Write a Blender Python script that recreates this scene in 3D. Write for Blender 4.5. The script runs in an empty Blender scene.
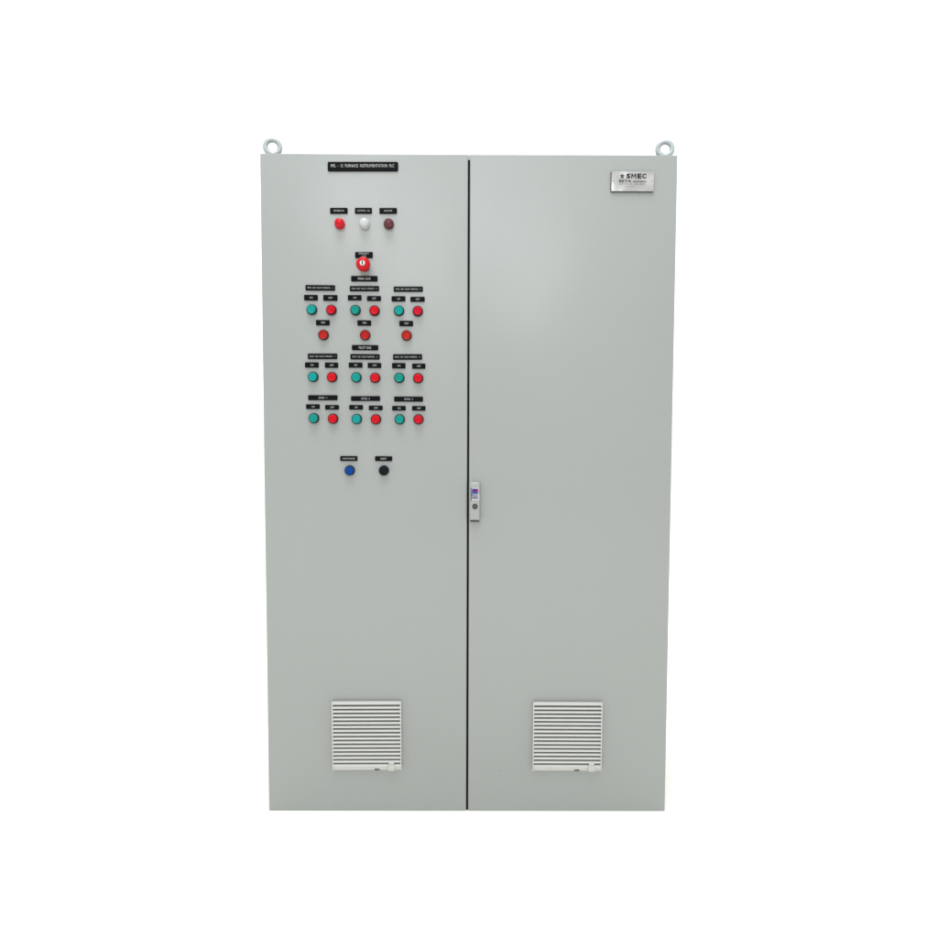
import bpy, bmesh, math, random
from mathutils import Matrix, Vector

# ------------------------------------------------------------------ camera, world, lamps, exposure
S = bpy.context.scene
COL = S.collection
cam_data = bpy.data.cameras.new('camera')
cam = bpy.data.objects.new('camera', cam_data)
COL.objects.link(cam)
cam_data.sensor_fit = 'HORIZONTAL'
cam_data.sensor_width = 36.0
cam_data.lens = 36.0 * 0.76164
cam_data.clip_start = 0.05
cam_data.clip_end = 500.0
F = Vector((0.00383, 0.9983, -0.05808)).normalized()
R = Vector((0.99999, -0.00366, 0.00304))
R = (R - F * R.dot(F)).normalized()
U = R.cross(F)
cam.matrix_world = Matrix(((R.x, U.x, -F.x, -0.0054), (R.y, U.y, -F.y, -2.1), (R.z, U.z, -F.z, 1.1598), (0, 0, 0, 1)))
S.camera = cam

S.view_settings.view_transform = 'Standard'
S.view_settings.look = 'None'
S.view_settings.exposure = 0.0
S.view_settings.gamma = 1.0
S.render.engine = 'CYCLES'

# A bright white studio behind the cabinet; the unlit half of the studio lies behind the photographer.
world = bpy.data.worlds.new('World')
S.world = world
world.use_nodes = True
wn, wl = world.node_tree.nodes, world.node_tree.links
bg = wn['Background']
tc = wn.new('ShaderNodeTexCoord')
sep = wn.new('ShaderNodeSeparateXYZ')
wl.new(tc.outputs['Generated'], sep.inputs[0])
mr = wn.new('ShaderNodeMapRange')
mr.interpolation_type = 'SMOOTHSTEP'
mr.inputs['From Min'].default_value = -0.75
mr.inputs['From Max'].default_value = -0.05
wl.new(sep.outputs['Y'], mr.inputs['Value'])
nz = wn.new('ShaderNodeTexNoise')
nz.inputs['Scale'].default_value = 3.2
nz.inputs['Detail'].default_value = 1.5
wl.new(tc.outputs['Generated'], nz.inputs['Vector'])
back = wn.new('ShaderNodeMix'); back.data_type = 'RGBA'
nr = wn.new('ShaderNodeMapRange')
nr.inputs['From Min'].default_value = 0.35; nr.inputs['From Max'].default_value = 0.65
wl.new(nz.outputs['Fac'], nr.inputs['Value'])
wl.new(nr.outputs['Result'], back.inputs['Factor'])
back.inputs['A'].default_value = (0.72, 0.74, 0.75, 1)
back.inputs['B'].default_value = (0.94, 0.95, 0.94, 1)
front = wn.new('ShaderNodeMix'); front.data_type = 'RGBA'
wl.new(mr.outputs['Result'], front.inputs['Factor'])
wl.new(back.outputs['Result'], front.inputs['A'])
front.inputs['B'].default_value = (1.4, 1.4, 1.4, 1)
wl.new(front.outputs['Result'], bg.inputs['Color'])
bg.inputs['Strength'].default_value = 1.0


def area_lamp(name, loc, target, size, power, colour):
    ld = bpy.data.lights.new(name, 'AREA')
    ld.shape = 'RECTANGLE'
    ld.size, ld.size_y = size
    ld.energy = power
    ld.color = colour
    o = bpy.data.objects.new(name, ld)
    COL.objects.link(o)
    o.location = loc
    o.rotation_euler = (Vector(target) - Vector(loc)).to_track_quat('-Z', 'Y').to_euler()
    return o


area_lamp('overhead_fill', (-0.4, -1.7, 6.0), (-0.1, -0.3, 0.6), (2.6, 2.0), 200.0, (0.96, 0.98, 1.0))  # unseen lamp added overhead to lift the floor to white
# two ceiling lights of the workshop, behind and above the photographer, mirrored softly in the doors
area_lamp('ceiling_light', (-0.90, -3.1, 3.28), (-0.34, 0.0, 1.86), (0.7, 0.5), 13.0, (0.93, 0.96, 1.0))
area_lamp('ceiling_light', (0.20, -4.6, 3.45), (0.18, 0.0, 1.70), (1.0, 1.3), 22.0, (0.95, 0.98, 1.0))

# ------------------------------------------------------------------ materials


def mat(name, colour, rough=0.5, metal=0.0, spec=0.5, coat=0.0):
    m = bpy.data.materials.new(name)
    m.use_nodes = True
    b = m.node_tree.nodes['Principled BSDF']
    b.inputs['Base Color'].default_value = (*colour, 1)
    b.inputs['Roughness'].default_value = rough
    b.inputs['Metallic'].default_value = metal
    b.inputs['Specular IOR Level'].default_value = spec
    b.inputs['Coat Weight'].default_value = coat
    return m


def vary(m, scale, amount, rough_amount=0.0, bump=0.0, bump_scale=400.0, stretch=(1, 1, 1)):
    """object-space noise on colour and roughness, plus a fine bump"""
    n, l = m.node_tree.nodes, m.node_tree.links
    b = n['Principled BSDF']
    t = n.new('ShaderNodeTexCoord')
    mp = n.new('ShaderNodeMapping'); mp.inputs['Scale'].default_value = stretch
    l.new(t.outputs['Object'], mp.inputs['Vector'])
    a = n.new('ShaderNodeTexNoise')
    a.inputs['Scale'].default_value = scale; a.inputs['Detail'].default_value = 5
    l.new(mp.outputs['Vector'], a.inputs['Vector'])
    c = b.inputs['Base Color'].default_value[:]
    mx = n.new('ShaderNodeMix'); mx.data_type = 'RGBA'
    mx.inputs['A'].default_value = tuple(v * (1 - amount) for v in c[:3]) + (1,)
    mx.inputs['B'].default_value = tuple(min(1, v * (1 + amount)) for v in c[:3]) + (1,)
    l.new(a.outputs['Fac'], mx.inputs['Factor'])
    l.new(mx.outputs['Result'], b.inputs['Base Color'])
    if rough_amount:
        r = b.inputs['Roughness'].default_value
        rr = n.new('ShaderNodeMapRange')
        rr.inputs['From Min'].default_value = 0.3; rr.inputs['From Max'].default_value = 0.7
        rr.inputs['To Min'].default_value = r - rough_amount; rr.inputs['To Max'].default_value = r + rough_amount
        l.new(a.outputs['Fac'], rr.inputs['Value'])
        l.new(rr.outputs['Result'], b.inputs['Roughness'])
    if bump:
        f = n.new('ShaderNodeTexNoise')
        f.inputs['Scale'].default_value = bump_scale; f.inputs['Detail'].default_value = 3
        l.new(mp.outputs['Vector'], f.inputs['Vector'])
        bp = n.new('ShaderNodeBump')
        bp.inputs['Strength'].default_value = bump; bp.inputs['Distance'].default_value = 0.001
        l.new(f.outputs['Fac'], bp.inputs['Height'])
        l.new(bp.outputs['Normal'], b.inputs['Normal'])
    return m


M = {}
def powder_coat(name, colour):
    m = vary(mat(name, colour, 0.31, spec=0.6), 1.6, 0.03, 0, 0.05, 420)
    n, l = m.node_tree.nodes, m.node_tree.links
    b = n['Principled BSDF']
    t = n.new('ShaderNodeTexCoord')
    # hand marks and wiping: soft roughness drift, stretched along the wiping direction
    mp = n.new('ShaderNodeMapping'); mp.inputs['Scale'].default_value = (5.5, 5.5, 1.6); mp.inputs['Rotation'].default_value = (0, 0.5, 0)
    l.new(t.outputs['Object'], mp.inputs['Vector'])
    a = n.new('ShaderNodeTexNoise'); a.inputs['Detail'].default_value = 4; a.inputs['Scale'].default_value = 1.0
    l.new(mp.outputs['Vector'], a.inputs['Vector'])
    rr = n.new('ShaderNodeMapRange'); rr.clamp = False
    rr.inputs['To Min'].default_value = 0.22; rr.inputs['To Max'].default_value = 0.42
    l.new(a.outputs['Fac'], rr.inputs['Value']); l.new(rr.outputs['Result'], b.inputs['Roughness'])
    # slight waviness of the folded sheet
    w = n.new('ShaderNodeTexNoise'); w.inputs['Scale'].default_value = 2.4; w.inputs['Detail'].default_value = 1
    l.new(t.outputs['Object'], w.inputs['Vector'])
    bp = n.new('ShaderNodeBump'); bp.inputs['Strength'].default_value = 0.6; bp.inputs['Distance'].default_value = 0.010
    l.new(w.outputs['Fac'], bp.inputs['Height'])
    old = b.inputs['Normal'].links[0].from_socket
    l.new(old, bp.inputs['Normal']); l.new(bp.outputs['Normal'], b.inputs['Normal'])
    return m


M['paint'] = powder_coat('light_grey_powder_coat', (0.270, 0.286, 0.278))
M['lock_paint'] = mat('pale_grey_lock_enamel', (0.285, 0.30, 0.286), 0.35)
M['gasket_shade'] = mat('gap_seal_shade', (0.006, 0.006, 0.006), 0.9, spec=0.1)
M['zinc'] = vary(mat('zinc_plated_steel', (0.36, 0.40, 0.41), 0.4, 0.2), 40, 0.10)
M['plate'] = vary(mat('black_engraving_laminate', (0.0035, 0.0042, 0.005), 0.5, spec=0.06), 30, 0.2)
M['letter'] = mat('white_engraving', (0.40, 0.41, 0.41), 0.6, spec=0.2)
M['shade_chip_grey'] = mat('shade_and_chip_grey', (0.055, 0.056, 0.052), 0.8, spec=0.2)
M['collar'] = vary(mat('black_plastic', (0.006, 0.006, 0.007), 0.45, spec=0.2), 60, 0.2)
M['red'] = vary(mat('red_lens', (0.46, 0.002, 0.008), 0.3, spec=0.15), 80, 0.12)
M['pilot_red'] = vary(mat('bright_red_lens', (0.46, 0.002, 0.012), 0.15, spec=0.25), 80, 0.12)
M['green'] = vary(mat('teal_green_lens', (0.002, 0.215, 0.195), 0.3, spec=0.15), 80, 0.12)
M['trip'] = vary(mat('orange_red_lens', (0.34, 0.018, 0.010), 0.4, spec=0.15), 80, 0.15)
M['white'] = vary(mat('milky_white_lens', (0.44, 0.46, 0.46), 0.2, spec=0.3), 50, 0.05)
M['blue'] = vary(mat('blue_lens', (0.001, 0.040, 0.20), 0.3, spec=0.12), 60, 0.2)
M['black'] = vary(mat('black_cap', (0.003, 0.005, 0.008), 0.35, spec=0.12), 60, 0.3)
M['mushroom'] = vary(mat('red_mushroom_plastic', (0.44, 0.005, 0.010), 0.3, spec=0.2), 40, 0.1)
M['key_white'] = mat('white_plastic_disc', (0.56, 0.56, 0.55), 0.4)
M['abs'] = vary(mat('off_white_plastic', (0.475, 0.48, 0.46), 0.45, spec=0.3), 25, 0.03)
M['abs_dull'] = vary(mat('off_white_latch_plastic', (0.42, 0.43, 0.39), 0.5), 25, 0.05)
M['filter'] = vary(mat('dark_filter_mat', (0.05, 0.052, 0.05), 0.95, spec=0.1), 120, 0.4)
M['edge_shade_lock'] = mat('edge_shade_and_lock', (0.035, 0.035, 0.035), 0.6)
M['ink'] = mat('black_ink', (0.006, 0.005, 0.013), 0.5, spec=0.1)
M['rivet'] = mat('dark_rivet', (0.18, 0.18, 0.18), 0.35, 0.8)
M['sticker_paper'] = mat('sticker_paper', (0.40, 0.40, 0.44), 0.3, spec=0.2)
M['sticker_grey'] = mat('sticker_grey', (0.035, 0.035, 0.055), 0.5, spec=0.2)
M['sticker_glare'] = mat('sticker_glare', (0.36, 0.12, 0.26), 0.3, spec=0.2)
M['floor'] = vary(mat('white_studio_floor', (0.93, 0.92, 0.86), 0.9, spec=0.1), 3.0, 0.005)

# caps from different batches: small differences of tone between copies
for key in ('green', 'red', 'trip'):
    n, l = M[key].node_tree.nodes, M[key].node_tree.links
    oi = n.new('ShaderNodeObjectInfo'); hs = n.new('ShaderNodeHueSaturation'); b = n['Principled BSDF']
    va = n.new('ShaderNodeMapRange'); va.inputs['To Min'].default_value = {'trip': 1.0, 'red': 0.78, 'green': 0.92}[key]; va.inputs['To Max'].default_value = {'trip': 1.12, 'red': 1.0, 'green': 1.12}[key]
    hu = n.new('ShaderNodeMapRange'); hu.inputs['To Min'].default_value = 0.486 if key == 'green' else 0.494; hu.inputs['To Max'].default_value = 0.506 if key == 'green' else 0.500
    src = b.inputs['Base Color'].links[0].from_socket
    l.new(oi.outputs['Random'], va.inputs['Value']); l.new(va.outputs['Result'], hs.inputs['Value'])
    l.new(oi.outputs['Random'], hu.inputs['Value']); l.new(hu.outputs['Result'], hs.inputs['Hue'])
    l.new(src, hs.inputs['Color']); l.new(hs.outputs['Color'], b.inputs['Base Color'])

# hooter lamp: unlit deep red lens with a cut-glass pattern, reflections painted in
m = mat('unlit_maroon_lens', (0.06, 0.006, 0.012), 0.12, spec=0.35)
n, l = m.node_tree.nodes, m.node_tree.links
t = n.new('ShaderNodeTexCoord'); v = n.new('ShaderNodeTexVoronoi')
v.feature = 'DISTANCE_TO_EDGE'; v.inputs['Scale'].default_value = 150
l.new(t.outputs['Object'], v.inputs['Vector'])
cr = n.new('ShaderNodeValToRGB')
cr.color_ramp.elements[0].color = (0.15, 0.035, 0.045, 1); cr.color_ramp.elements[0].position = 0.03
cr.color_ramp.elements[1].color = (0.026, 0.001, 0.004, 1); cr.color_ramp.elements[1].position = 0.2
l.new(v.outputs['Distance'], cr.inputs['Fac'])
l.new(cr.outputs['Color'], n['Principled BSDF'].inputs['Base Color'])
M['maroon'] = m

# brushed maker's plate: fine horizontal brushing and a slight buckle
m = mat('brushed_stainless', (0.56, 0.556, 0.54), 0.2, 1.0)
n, l = m.node_tree.nodes, m.node_tree.links
t = n.new('ShaderNodeTexCoord')
mp = n.new('ShaderNodeMapping'); mp.inputs['Scale'].default_value = (8, 8, 500)
l.new(t.outputs['Object'], mp.inputs['Vector'])
a = n.new('ShaderNodeTexNoise'); a.inputs['Scale'].default_value = 1.0; a.inputs['Detail'].default_value = 2
l.new(mp.outputs['Vector'], a.inputs['Vector'])
w2 = n.new('ShaderNodeTexNoise'); w2.inputs['Scale'].default_value = 22.0; w2.inputs['Detail'].default_value = 0
l.new(t.outputs['Object'], w2.inputs['Vector'])
b1 = n.new('ShaderNodeBump'); b1.inputs['Strength'].default_value = 0.05; b1.inputs['Distance'].default_value = 0.001
l.new(a.outputs['Fac'], b1.inputs['Height'])
b2 = n.new('ShaderNodeBump'); b2.inputs['Strength'].default_value = 1.0; b2.inputs['Distance'].default_value = 0.004
l.new(w2.outputs['Fac'], b2.inputs['Height']); l.new(b1.outputs['Normal'], b2.inputs['Normal'])
l.new(b2.outputs['Normal'], n['Principled BSDF'].inputs['Normal'])
M['stainless'] = m

# printed picture on the lock sticker: blue, violet and teal blocks
m = mat('sticker_print', (0.05, 0.05, 0.2), 0.3, spec=0.15)
n, l = m.node_tree.nodes, m.node_tree.links
t = n.new('ShaderNodeTexCoord'); sp = n.new('ShaderNodeSeparateXYZ')
l.new(t.outputs['Object'], sp.inputs[0])
rx = n.new('ShaderNodeMapRange'); rx.inputs['From Min'].default_value = -0.004; rx.inputs['From Max'].default_value = 0.0085
rz = n.new('ShaderNodeMapRange'); rz.inputs['From Min'].default_value = 0.000; rz.inputs['From Max'].default_value = 0.008
l.new(sp.outputs['X'], rx.inputs['Value']); l.new(sp.outputs['Z'], rz.inputs['Value'])
c1 = n.new('ShaderNodeMix'); c1.data_type = 'RGBA'
c1.inputs['A'].default_value = (0.045, 0.028, 0.18, 1); c1.inputs['B'].default_value = (0.15, 0.012, 0.11, 1)
l.new(rx.outputs['Result'], c1.inputs['Factor'])
c2 = n.new('ShaderNodeMix'); c2.data_type = 'RGBA'
c2.inputs['A'].default_value = (0.035, 0.13, 0.26, 1)
l.new(rz.outputs['Result'], c2.inputs['Factor']); l.new(c1.outputs['Result'], c2.inputs['B'])
l.new(c2.outputs['Result'], n['Principled BSDF'].inputs['Base Color'])
M['sticker_print'] = m

# ------------------------------------------------------------------ mesh helpers


def finish(name, bm, mats, parent=None, loc=(0, 0, 0), smooth=None, label=None):
    bmesh.ops.recalc_face_normals(bm, faces=bm.faces)
    me = bpy.data.meshes.new(name)
    bm.to_mesh(me)
    bm.free()
    for mm in (mats if isinstance(mats, (list, tuple)) else [mats]):
        me.materials.append(M[mm])
    if smooth is not None:
        me.shade_smooth()
        me.set_sharp_from_angle(angle=math.radians(smooth))
    o = bpy.data.objects.new(name, me)
    COL.objects.link(o)
    o.location = loc
    o.parent = parent
    if label:
        o['label'] = label
    return o


def box(bm, x0, x1, y0, y1, z0, z1, mi=0, bevel=0.0, seg=2, sharp_foot=False):
    vs = [bm.verts.new((x, y, z)) for x in (x0, x1) for y in (y0, y1) for z in (z0, z1)]
    fs = [bm.faces.new([vs[i] for i in q]) for q in ((0, 1, 3, 2), (4, 6, 7, 5), (0, 4, 5, 1), (2, 3, 7, 6), (0, 2, 6, 4), (1, 5, 7, 3))]
    for f in fs:
        f.material_index = mi
    bmesh.ops.recalc_face_normals(bm, faces=fs)
    if bevel:
        es = list({e for f in fs for e in f.edges})
        if sharp_foot:      # raw cut edge at the bottom
            es = [e for e in es if not all(q.co.z == z0 for q in e.verts)]
        r = bmesh.ops.bevel(bm, geom=es, offset=bevel, segments=seg, profile=0.5, affect='EDGES')
        for f in r['faces']:
            f.material_index = mi


def lathe(bm, prof, n=32, mi=0, centre=(0, 0)):
    """revolve (radius, depth-towards-viewer) about the y axis; depth d sits at y = -d"""
    rings = []
    for r, d in prof:
        if r < 1e-6:
            rings.append([bm.verts.new((centre[0], -d, centre[1]))])
        else:
            rings.append([bm.verts.new((centre[0] + r * math.cos(2 * math.pi * k / n), -d, centre[1] + r * math.sin(2 * math.pi * k / n))) for k in range(n)])
    for a, b in zip(rings, rings[1:]):
        for k in range(n):
            j = (k + 1) % n
            if len(a) == 1 and len(b) == 1:
                continue
            if len(b) == 1:
                f = bm.faces.new((a[k], a[j], b[0]))
            elif len(a) == 1:
                f = bm.faces.new((a[0], b[j], b[k]))
            else:
                f = bm.faces.new((a[k], a[j], b[j], b[k]))
            f.material_index = mi


def rounded(bm, w, h, y0, y1, r, chamfer=0.0004, mi=0, cx=0, cz=0, n=5):
    """rounded rectangle standing off the door from y0 (back) to y1 (front, more negative)"""
    def ring(ins, y):
        out = []
        rr = max(r - ins, 1e-5)
        for sx, sz, a0 in ((1, 1, 0), (-1, 1, 90), (-1, -1, 180), (1, -1, 270)):
            for k in range(n + 1):
                a = math.radians(a0 + 90 * k / n)
                out.append(bm.verts.new((cx + sx * (w / 2 - r) + rr * math.cos(a), y, cz + sz * (h / 2 - r) + rr * math.sin(a))))
        return out
    rings = [ring(0, y0), ring(0, y1 + chamfer), ring(chamfer, y1)]
    for a, b in zip(rings, rings[1:]):
        for k in range(len(a)):
            j = (k + 1) % len(a)
            bm.faces.new((a[k], a[j], b[j], b[k])).material_index = mi
    bm.faces.new(rings[-1]).material_index = mi
    bm.faces.new(list(reversed(rings[0]))).material_index = mi


def text_into(bm, txt, width, height, y, mi=0, cx=0, cz=0, weight=0.02):
    """lettering as flat outlines lying on a plate, squeezed to the given width and cap height"""
    cu = bpy.data.curves.new('lettering', 'FONT')
    cu.body = txt
    cu.align_x = 'CENTER'
    cu.offset = weight
    cu.resolution_u = 2
    cu.fill_mode = 'FRONT'
    to = bpy.data.objects.new('lettering', cu)
    COL.objects.link(to)
    bpy.context.view_layer.update()
    me = bpy.data.meshes.new_from_object(to.evaluated_get(bpy.context.evaluated_depsgraph_get()))
    bpy.data.objects.remove(to)
    xs = [q.co.x for q in me.vertices]; ys = [q.co.y for q in me.vertices]
    x0, x1, z0, z1 = min(xs), max(xs), min(ys), max(ys)
    vs = [bm.verts.new((cx + ((q.co.x - x0) / (x1 - x0) - 0.5) * width, y, cz + ((q.co.y - z0) / (z1 - z0) - 0.5) * height)) for q in me.vertices]
    for p in me.polygons:
        try:
            bm.faces.new([vs[i] for i in p.vertices]).material_index = mi
        except ValueError:
            pass
    bpy.data.meshes.remove(me)


def copy_part(src, parent, loc, label):
    """copy of a part and its sub-parts"""
    c = src.copy()
    COL.objects.link(c)
    c.parent = parent
    c.location = loc
    if label:
        c['label'] = label
    for ch in src.children:
        d = ch.copy()
        COL.objects.link(d)
        d.parent = c
        if 'label' in d:
            del d['label']
    return c

# ------------------------------------------------------------------ setting
bm = bmesh.new()
vs = [bm.verts.new(q) for q in ((-150, -150, 0), (150, -150, 0), (150, 150, 0), (-150, 150, 0))]
bm.faces.new(vs)
fl = finish('floor', bm, 'floor')
fl['kind'] = 'structure'

# ------------------------------------------------------------------ cabinet
W, H, DEPTH = 1.2, 1.9434, 0.5
cab = bpy.data.objects.new('control_cabinet', None)
COL.objects.link(cab)
cab.empty_display_size = 0.3
cab['label'] = 'tall light grey two-door electrical control cabinet with rows of push buttons on its left door'
cab['category'] = 'control cabinet'

# carcass: sides, top, bottom and rear wall of folded sheet, with a lip round the front opening
bm = bmesh.new()
x, d = W / 2 - 0.002, DEPTH
box(bm, -x, x, 0.024, d, -0.003, H - 0.003, bevel=0.004, seg=3)
box(bm, -0.0025, 0.0025, 0.0042, 0.0238, H - 0.0150, H - 0.0012)      # frame lip showing at the head of the door gap
finish('body', bm, 'paint', cab, smooth=40)

for s in (-1, 1):
    bm = bmesh.new()
    a, b = sorted((s * 0.0028, s * W / 2))
    box(bm, a, b, 0.0, 0.021, -0.003, H, bevel=0.0038, seg=4, sharp_foot=True)
    finish('door', bm, 'paint', cab, smooth=40,
           label='left door carrying the push buttons' if s < 0 else 'plain right door with metal plate and lock')

bm = bmesh.new()
box(bm, -0.0027, 0.0027, 0.006, 0.0235, -0.002, H - 0.0155)
finish('gasket_shade', bm, 'gasket_shade', cab, label='black strip for seal and shade in the gap between the doors')  # its black also stands in for the shade inside the gap

# lifting eyes: cast ring on a shoulder
for x, z, turn in ((-0.5775, H + 0.0375, 13), (0.5775, H + 0.0365, -9)):
    bm = bmesh.new()
    NM, NT = 40, 16
    rings = []
    for i in range(NM):
        a = 2 * math.pi * i / NM
        rr = 0.0073 + 0.0012 * max(0, -math.sin(a))
        rings.append([bm.verts.new(((0.0208 + rr * math.cos(2 * math.pi * k / NT)) * math.cos(a), 1.25 * rr * math.sin(2 * math.pi * k / NT),
                                    (0.0208 + rr * math.cos(2 * math.pi * k / NT)) * math.sin(a))) for k in range(NT)])
    for i in range(NM):
        for k in range(NT):
            j, q = (i + 1) % NM, (k + 1) % NT
            bm.faces.new((rings[i][k], rings[j][k], rings[j][q], rings[i][q]))
    b2 = bmesh.new()
    lathe(b2, [(0, 0), (0.0135, 0), (0.0135, 0.007), (0.010, 0.013), (0, 0.013)], 24)
    bmesh.ops.rotate(b2, verts=b2.verts, matrix=Matrix.Rotation(math.radians(-90), 3, 'X'))
    lo = min(q.co.z for q in b2.verts)
    bmesh.ops.translate(b2, verts=b2.verts, vec=(0, 0, (H - 0.004) - z - lo))
    tmp = bpy.data.meshes.new('shoulder'); b2.to_mesh(tmp); b2.free()
    bm.from_mesh(tmp); bpy.data.meshes.remove(tmp)
    o = finish('lifting_eye', bm, 'zinc', cab, loc=(x, 0.055, z), smooth=50)
    o.rotation_euler = (0, 0, math.radians(turn))

# ------------------------------------------------------------------ engraved plates (centre x, centre z, width, height, words)
PLATES = [
    (-0.3044, 1.9060, 0.2021, 0.0267, 'MFL - 12 FURNACE INSTRUMENTATION PLC'),
    (-0.3744, 1.7814, 0.0504, 0.0165, 'POWER ON'),
    (-0.3037, 1.7817, 0.0490, 0.0165, 'CONTROL ON'),
    (-0.2324, 1.7817, 0.0504, 0.0164, 'HOOTER'),
    (-0.3029, 1.6562, 0.0509, 0.0171, 'EMERGENCY STOP'),
    (-0.3021, 1.5888, 0.0765, 0.0159, 'MAIN GAS'),
    (-0.4299, 1.5622, 0.0855, 0.0157, 'MAIN GAS VALVE FURNACE - 1'),
    (-0.4571, 1.5339, 0.0397, 0.0161, 'ON'),
    (-0.4010, 1.5335, 0.0412, 0.0166, 'OFF'),
    (-0.3020, 1.5604, 0.0846, 0.0152, 'MAIN GAS VALVE FURNACE - 2'),
    (-0.3304, 1.5342, 0.0397, 0.0152, 'ON'),
    (-0.2744, 1.5323, 0.0403, 0.0143, 'OFF'),
    (-0.1749, 1.5593, 0.0844, 0.0149, 'MAIN GAS VALVE FURNACE - 3'),
    (-0.2034, 1.5316, 0.0403, 0.0152, 'ON'),
    (-0.1482, 1.5305, 0.0415, 0.0143, 'OFF'),
    (-0.4233, 1.4622, 0.0398, 0.0155, 'TRIP'),
    (-0.3030, 1.4618, 0.0398, 0.0155, 'TRIP'),
    (-0.1812, 1.4608, 0.0398, 0.0156, 'TRIP'),
    (-0.3010, 1.3907, 0.0766, 0.0153, 'PILOT GAS'),
    (-0.4250, 1.3652, 0.0854, 0.0162, 'PILOT GAS VALVE FURNACE - 1'),
    (-0.4564, 1.3401, 0.0399, 0.0154, 'ON'),
    (-0.3991, 1.3397, 0.0385, 0.0154, 'OFF'),
    (-0.3013, 1.3644, 0.0851, 0.0159, 'PILOT GAS VALVE FURNACE - 2'),
    (-0.3289, 1.3402, 0.0402, 0.0148, 'ON'),
    (-0.2740, 1.3394, 0.0391, 0.0151, 'OFF'),
    (-0.1774, 1.3643, 0.0846, 0.0162, 'PILOT GAS VALVE FURNACE - 3'),
    (-0.2031, 1.3389, 0.0391, 0.0159, 'ON'),
    (-0.1449, 1.3378, 0.0388, 0.0151, 'OFF'),
    (-0.4253, 1.2452, 0.0854, 0.0149, 'ZONE - 1'),
    (-0.4545, 1.2190, 0.0398, 0.0140, 'ON'),
    (-0.3987, 1.2173, 0.0404, 0.0137, 'OFF'),
    (-0.3005, 1.2432, 0.0848, 0.0143, 'ZONE - 2'),
    (-0.3283, 1.2175, 0.0401, 0.0137, 'ON'),
    (-0.2708, 1.2159, 0.0404, 0.0137, 'OFF'),
    (-0.1747, 1.2419, 0.0843, 0.0149, 'ZONE - 3'),
    (-0.2029, 1.2153, 0.0398, 0.0137, 'ON'),
    (-0.1449, 1.2152, 0.0392, 0.0137, 'OFF'),
    (-0.3505, 1.0675, 0.0505, 0.0147, 'ACKNOWLEDGE'),
    (-0.2484, 1.0674, 0.0503, 0.0144, 'RESET'),
]
# caps and lamps (kind, centre x, centre z)
BUTTONS = [
    ('lamp_red', -0.3718, 1.7440),
    ('lamp_white', -0.3004, 1.7449),
    ('lamp_dark', -0.2305, 1.7440),
    ('estop', -0.3006, 1.6230),
    ('green', -0.4544, 1.4992),
    ('green', -0.3280, 1.4982),
    ('green', -0.2018, 1.4970),
    ('green', -0.4526, 1.3055),
    ('green', -0.3266, 1.3044),
    ('green', -0.2014, 1.3034),
    ('green', -0.4514, 1.1852),
    ('green', -0.3262, 1.1833),
    ('green', -0.2006, 1.1828),
    ('red', -0.3980, 1.4985),
    ('red', -0.2727, 1.4970),
    ('red', -0.1473, 1.4960),
    ('red', -0.3973, 1.3048),
    ('red', -0.2719, 1.3032),
    ('red', -0.1464, 1.3027),
    ('red', -0.3956, 1.1839),
    ('red', -0.2701, 1.1826),
    ('red', -0.1456, 1.1830),
    ('trip', -0.4213, 1.4267),
    ('trip', -0.3004, 1.4265),
    ('trip', -0.1798, 1.4261),
    ('blue', -0.3478, 1.0326),
    ('black', -0.2474, 1.0326),
]
rnd = random.Random(4)
for x, z, w, h, words in PLATES:
    lines = words.split('\n')
    bm = bmesh.new()
    rounded(bm, w, h, 0.0, -0.003, 0.0022 if h < 0.02 else 0.004, 0.0005)
    p = finish('nameplate', bm, 'plate', cab, loc=(x, 0, z), smooth=35)
    p.rotation_euler = (0, math.radians(rnd.uniform(-0.45, 0.45)), 0)
    bm = bmesh.new()
    if words == 'EMERGENCY STOP':
        text_into(bm, 'EMERGENCY', w * 0.58, 0.0048, -0.0032, cz=0.0042, weight=0.0)
        text_into(bm, 'STOP', w * 0.24, 0.0048, -0.0032, cz=-0.0036, weight=0.0)
    elif words in ('ON', 'OFF', 'TRIP'):
        text_into(bm, words, {'ON': 0.0085, 'OFF': 0.0115, 'TRIP': 0.0125}[words], 0.0052, -0.0032, cx=0.0006, weight=0.0)
    elif words.startswith('ZONE'):
        text_into(bm, words, 0.025, 0.0054, -0.0032, weight=0.0)
    elif words in ('MAIN GAS', 'PILOT GAS'):
        text_into(bm, words, 0.036, 0.0068, -0.0032, weight=0.005)
    elif words.startswith('MFL'):
        text_into(bm, words.replace(' ', '  '), w * 0.90, 0.0086, -0.0032, cx=-0.001, cz=0.0022, weight=0.0)
    elif words in ('POWER ON', 'HOOTER', 'RESET'):
        text_into(bm, words, {'POWER ON': 0.029, 'HOOTER': 0.024, 'RESET': 0.0175}[words], 0.0050, -0.0032, weight=0.0)
    else:
        text_into(bm, words.replace(' ', '  '), w * (0.86 if len(words) > 12 else 0.74), 0.0048, -0.0032, weight=-0.005)
    finish('lettering', bm, 'letter', p)

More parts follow.
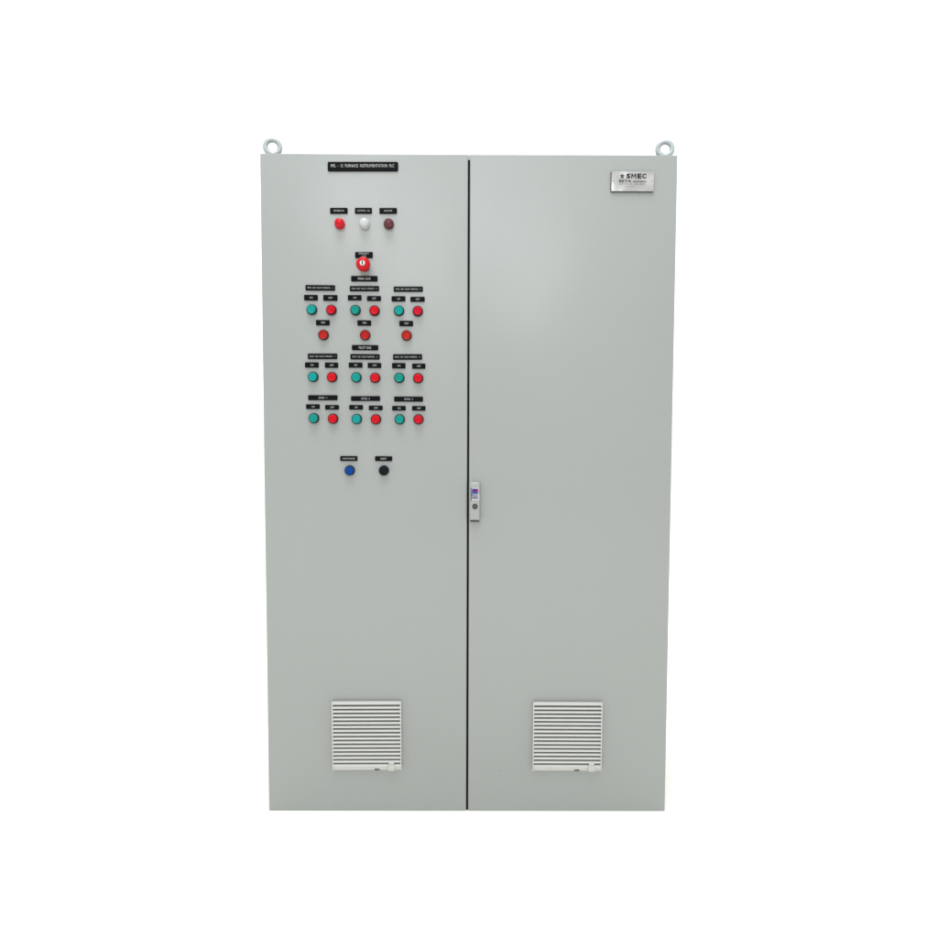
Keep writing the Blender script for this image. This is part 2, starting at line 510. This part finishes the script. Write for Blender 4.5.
# ------------------------------------------------------------------ buttons and lamps
COLLAR = [(0.0, 0.0), (0.0152, 0.0), (0.0150, 0.0070), (0.0142, 0.0092), (0.0130, 0.0094), (0.0127, 0.0050)]
CAPS = {   # profile of the coloured cap: (radius, depth)
    'flat': [(0.0126, 0.0030), (0.0126, 0.0110), (0.0121, 0.0132), (0.0106, 0.0148), (0.0100, 0.0152), (0.0092, 0.0149), (0.0045, 0.0146), (0.0, 0.0146)],
    'dome': [(0.0134, 0.0030), (0.0134, 0.0120), (0.0132, 0.0160), (0.0116, 0.0190), (0.0088, 0.0210), (0.0048, 0.0221), (0.0, 0.0224)],
    'dished': [(0.0128, 0.0030), (0.0128, 0.0100), (0.0126, 0.0112), (0.0118, 0.0120), (0.0106, 0.0114), (0.0094, 0.0086), (0.0088, 0.0084), (0.0040, 0.0088), (0.0, 0.0089)],
    'push': [(0.0127, 0.0030), (0.0127, 0.0105), (0.0126, 0.0122), (0.0122, 0.0130), (0.0060, 0.0127), (0.0, 0.0126)],
}
LOOK = {   # kind: (part name, sub-part name, cap shape, material, words)
    'lamp_red': ('indicator_lamp', 'lens', 'dome', 'pilot_red', 'bright red'),
    'lamp_white': ('indicator_lamp', 'lens', 'dome', 'white', 'milky white'),
    'lamp_dark': ('indicator_lamp', 'lens', 'dome', 'maroon', 'dark maroon cut-glass'),
    'green': ('push_button', 'button_cap', 'flat', 'green', 'teal green'),
    'red': ('push_button', 'button_cap', 'flat', 'red', 'red'),
    'trip': ('push_button', 'button_cap', 'dished', 'trip', 'dull orange-red'),
    'blue': ('push_button', 'button_cap', 'push', 'blue', 'blue'),
    'black': ('push_button', 'button_cap', 'push', 'black', 'black'),
}
proto = {}
ROWS = [('top', 1.70), ('upper', 1.46), ('middle', 1.40), ('second', 1.25), ('third', 1.10), ('lowest', 0)]
for kind, x, z in BUTTONS:
    if kind == 'estop':
        continue
    pn, sn, shape, ma, words = LOOK[kind]
    column = 'left' if x < -0.36 else 'middle' if x < -0.235 else 'right'
    if kind in ('green', 'red'):
        row = 'main gas' if z > 1.4 else 'pilot gas' if z > 1.25 else 'zone'
        label = f'{words} push button of the {column} {row} group'
    elif kind == 'trip':
        label = f'{words} dished button, {column} of its row of three'
    elif kind.startswith('lamp'):
        label = f'{words} lamp in the top row of three'
    else:
        label = f'{words} button, alone under its own plate at the foot of the panel'
    if kind in proto:
        copy_part(proto[kind], cab, (x, 0, z), label)
        continue
    bm = bmesh.new()
    lathe(bm, COLLAR, 40)
    p = finish(pn, bm, ma if pn == 'indicator_lamp' else 'collar', cab, loc=(x, 0, z), smooth=35, label=label)
    bm = bmesh.new()
    lathe(bm, CAPS[shape], 12 if kind == 'lamp_dark' else 40)
    finish(sn, bm, ma, p, smooth=None if kind == 'lamp_dark' else 45)
    proto[kind] = p

# emergency stop: yellowish-grey neck, red mushroom, white key disc with a slot
kind, x, z = [q for q in BUTTONS if q[0] == 'estop'][0]
bm = bmesh.new()
lathe(bm, [(0, 0), (0.0142, 0), (0.0142, 0.004), (0.0130, 0.0055), (0.0125, 0.0055)], 40, 1)
lathe(bm, [(0.0126, 0.0050), (0.0116, 0.024), (0, 0.024)], 40, 0)
es = finish('emergency_stop_button', bm, ['mushroom', 'collar'], cab, loc=(x, 0, z), smooth=35, label='red mushroom emergency stop with a white key disc')
bm = bmesh.new()
lathe(bm, [(0, 0.022), (0.0135, 0.022), (0.0182, 0.025), (0.0202, 0.031), (0.0204, 0.036), (0.0190, 0.042), (0.0165, 0.0465), (0.0125, 0.049), (0.0, 0.0500)], 48)
finish('mushroom_head', bm, 'mushroom', es, smooth=60)
bm = bmesh.new()
lathe(bm, [(0.0073, 0.0488), (0.0073, 0.0512), (0.0067, 0.0518), (0, 0.0518)], 32, 0)
box(bm, -0.0015, 0.0015, -0.0523, -0.0515, -0.0050, 0.0062, 1)
finish('key_disc', bm, ['key_white', 'ink'], es, loc=(0, 0, 0), smooth=35)

# ------------------------------------------------------------------ maker's plate
PW, PH = 0.1215, 0.0557
bm = bmesh.new()
rounded(bm, PW + 0.001, PH + 0.001, 0.0, -0.0046, 0.0012, 0.0001, mi=0, cx=-0.0012, cz=-0.0012)  # dark backing added, offset to draw the plate's edge and shadow
rounded(bm, PW, PH, -0.0047, -0.0056, 0.0012, 0.0002, mi=1)
mp_ = finish('maker_plate', bm, ['edge_shade_lock', 'stainless'], cab, loc=(0.4702, 0, 1.8669), label='brushed metal plate with dark lettering in the upper corner')


def at(px, py):   # place on the plate as fractions measured from its top left corner
    return (px - 0.5) * PW, (0.5 - py) * PH


bm = bmesh.new()
yy = -0.0059
cx, cz = at(0.583, 0.235)
for ch, off in (('S', -0.0226), ('E', 0.0094), ('C', 0.0228)):
    text_into(bm, ch, 0.0120, 0.0138, yy, cx=cx + off, cz=cz, weight=0.05)
mx, hw, hh, sw = cx - 0.0072, 0.0070, 0.0069, 0.0032          # the M: two posts and two diagonals
for pts in (((-hw, -hh), (-hw + sw, -hh), (-hw + sw, hh), (-hw, hh)), ((hw - sw, -hh), (hw, -hh), (hw, hh), (hw - sw, hh)),
            ((-hw + sw, hh), (-hw + sw, hh - 0.0050), (0, -hh * 0.55), (0, -hh * 0.05)), ((hw - sw, hh), (0, -hh * 0.05), (0, -hh * 0.55), (hw - sw, hh - 0.0050))):
    bm.faces.new([bm.verts.new((mx + u, yy, cz + q)) for u, q in pts])
cx, cz = at(0.262, 0.49); text_into(bm, 'BETA', 0.0350, 0.0078, yy, cx=cx + 0.0075, cz=cz, weight=0.02)
cx, cz = at(0.61, 0.50); text_into(bm, 'utomation', 0.0390, 0.0062, yy, cx=cx + 0.0065, cz=cz, weight=0.01)
# address lines: too small to read, thin broken strokes
for py, x0, x1, hh in ((0.64, 0.185, 0.80, 0.0042), (0.765, 0.35, 0.575, 0.0034)):
    px = x0
    while px < x1:
        wd = rnd.uniform(0.008, 0.018)
        cx, cz = at(px + wd / 2, py)
        k = rnd.choice((0.55, 0.8, 1.0, 1.0))
        q = [bm.verts.new(c) for c in ((cx - wd * PW / 2, yy, cz - hh / 2), (cx - wd * PW / 5, yy, cz - hh / 2), (cx + wd * PW / 2 * 0.6, yy, cz - hh / 2 + hh * k), (cx - wd * PW / 5, yy, cz - hh / 2 + hh * k))]
        bm.faces.new(q)
        px += wd + (0.022 if rnd.random() < 0.16 else 0.005)
finish('lettering', bm, 'ink', mp_)
# round emblem with a star-like notch left of the name
bm = bmesh.new()
cx, cz = at(0.25, 0.235)
for k in range(5):
    a = math.pi / 2 + k * 2 * math.pi / 5
    pts = [(0, 0), (a - 0.5, 0.0040), (a, 0.0072), (a + 0.5, 0.0040)]
    bm.faces.new([bm.verts.new((cx + r * math.cos(t), yy, cz + r * math.sin(t))) if r else bm.verts.new((cx, yy, cz)) for t, r in [(0, 0)] + pts[1:]])
box(bm, cx - 0.0042, cx + 0.0042, yy, yy + 0.0002, cz - 0.0072, cz - 0.0058)
finish('emblem', bm, 'ink', mp_)
for fx in (0.045, 0.952):
    bm = bmesh.new()
    lathe(bm, [(0.0019, 0.0055), (0.0017, 0.0063), (0, 0.0065)], 16)
    cx, cz = at(fx, 0.47)
    finish('rivet', bm, 'rivet', mp_, loc=(cx, 0, cz), smooth=40)

# ------------------------------------------------------------------ lock handle on the right door
HW, HH = 0.0276, 0.1160
bm = bmesh.new()
prof = [(0.0, HH / 2), (-0.004, HH / 2), (-0.014, HH / 2 - 0.0062), (-0.014, -HH / 2 + 0.0055), (-0.006, -HH / 2), (0.0, -HH / 2)]
x0, x1 = -HW / 2, HW / 2
va = [bm.verts.new((x0, y, z)) for y, z in prof]; vb = [bm.verts.new((x1, y, z)) for y, z in prof]
bm.faces.new(va); bm.faces.new(list(reversed(vb)))
for k in range(len(prof)):
    j = (k + 1) % len(prof)
    bm.faces.new((va[k], va[j], vb[j], vb[k]))
bmesh.ops.recalc_face_normals(bm, faces=bm.faces)
bmesh.ops.bevel(bm, geom=list(bm.edges), offset=0.0009, segments=2, profile=0.5, affect='EDGES')
lk = finish('lock_handle', bm, 'lock_paint', cab, loc=(0.0199, 0, 0.9428), smooth=30)
bm = bmesh.new()
box(bm, -HW / 2 + 0.0003, HW / 2 - 0.0003, -0.0110, -0.0003, -HH / 2 - 0.0022, -HH / 2 + 0.0003, bevel=0.0006)
finish('base_shade', bm, 'shade_chip_grey', lk)  # dark strip added for the shade along the handle's lower end
bm = bmesh.new()
lathe(bm, [(0.0080, 0.0136), (0.0080, 0.0152), (0.0068, 0.0156), (0.0060, 0.0150), (0.0056, 0.0143), (0, 0.0143)], 32, 0)
box(bm, -0.0050, 0.0050, -0.0150, -0.0142, -0.0009, 0.0009, 1)
finish('keyhole', bm, ['edge_shade_lock', 'rivet'], lk, loc=(0.0005, 0, -0.0144), smooth=35)
bm = bmesh.new()
box(bm, -0.0132, 0.0132, -0.0146, -0.0142, -0.0188, 0.0188, 0)           # paper
box(bm, -0.0124, -0.0098, -0.0149, -0.01465, -0.0186, 0.0186, 1)         # grey edge stripe
box(bm, 0.0112, 0.0131, -0.0149, -0.01465, 0.0010, 0.0150, 2)            # magenta glare painted down the right edge
box(bm, -0.0085, 0.0090, -0.0149, -0.01465, -0.0005, 0.0158, 3)          # picture
for za, zb in ((-0.0066, -0.0040), (-0.0128, -0.0096)):
    box(bm, -0.0085, 0.0090, -0.0149, -0.01465, za, zb, 1)               # two blocks of print
box(bm, -0.0092, -0.0062, -0.0149, -0.01465, -0.0034, -0.0010, 1)
finish('sticker', bm, ['sticker_paper', 'sticker_grey', 'sticker_glare', 'sticker_print'], lk, loc=(0.0002, 0, 0.0218),
       label='small printed sticker with a blue and violet picture')

# ------------------------------------------------------------------ ventilation grilles
VW, VH, VD = 0.2068, 0.2090, 0.014
PITCH = 0.01178


def vent(x, z, label):
    bm = bmesh.new()
    top, bot = VH / 2, -VH / 2
    wall = 0.0030
    box(bm, -VW / 2, -VW / 2 + wall, -VD, -0.0005, bot, top, bevel=0.0008)
    box(bm, VW / 2 - wall, VW / 2, -VD, -0.0005, bot, top, bevel=0.0008)
    xa, xb = -VW / 2 + wall - 0.0003, VW / 2 - wall + 0.0003
    box(bm, xa, xb, -VD + 0.0003, -0.0007, top - 0.0080, top - 0.0003, bevel=0.0012)          # top rail
    z0 = top - 0.0080
    zb = z0
    for k in range(16):
        zs = z0 - PITCH * k - 0.0060            # upper edge of slat k at the back of its slope
        pr = [(-VD + 0.0006, zs - 0.0058), (-VD + 0.0002, zs - 0.0050), (-VD + 0.0026, zs - 0.0003), (-0.0030, zs + 0.0004), (-0.0030, zs - 0.0052)]
        a = [bm.verts.new((xa, y, q)) for y, q in pr]; b = [bm.verts.new((xb, y, q)) for y, q in pr]
        bm.faces.new(a); bm.faces.new(list(reversed(b)))
        for i in range(5):
            j = (i + 1) % 5
            bm.faces.new((a[i], a[j], b[j], b[i]))
        zb = zs - 0.0058
    pr = [(-VD + 0.0002, zb + 0.0003), (-0.0007, zb + 0.0003), (-0.0007, bot + 0.0003), (-VD + 0.0045, bot + 0.0003)]   # bottom rail, sloping back
    a = [bm.verts.new((xa, y, q)) for y, q in pr]; b = [bm.verts.new((xb, y, q)) for y, q in pr]
    bm.faces.new(a); bm.faces.new(list(reversed(b)))
    for i in range(4):
        j = (i + 1) % 4
        bm.faces.new((a[i], a[j], b[j], b[i]))
    g = finish('vent_grille', bm, 'abs', cab, loc=(x, 0, z), smooth=30, label=label)
    bm = bmesh.new()
    box(bm, xa, xb, -0.0028, -0.0009, zb - 0.004, top - 0.004)
    finish('filter_mat', bm, 'filter', g)
    bm = bmesh.new()
    lx = VW * 0.355
    box(bm, lx - 0.0105, lx + 0.0105, -VD - 0.0030, -VD + 0.0090, bot - 0.0004, bot + 0.0180, bevel=0.0022, seg=3)
    box(bm, lx - 0.0085, lx + 0.0085, -VD - 0.0030, -VD + 0.0040, bot + 0.0175, bot + 0.0265, bevel=0.0030, seg=3)
    finish('latch', bm, 'abs_dull', g, smooth=40)
    bm = bmesh.new()
    nx = VW * 0.145
    box(bm, nx - 0.0075, nx + 0.0075, -VD + 0.0020, -VD + 0.0065, bot + 0.0005, bot + 0.0036)
    finish('release_slot', bm, 'filter', g)
    return g


v = vent(-0.3011, 0.2365, 'white louvred grille low on the left door')
v2 = copy_part(v, cab, (0.2999, 0, 0.2350), 'white louvred grille low on the right door')
v.rotation_euler = (0, math.radians(-0.25), 0)
v2.rotation_euler = (0, math.radians(0.15), 0)

# a small chip in the paint beside the right grille
bm = bmesh.new()
lathe(bm, [(0.0013, 0.0), (0.0011, 0.0003), (0, 0.0004)], 9)
finish('paint_chip', bm, 'shade_chip_grey', cab, loc=(0.0995, 0, 0.1255))
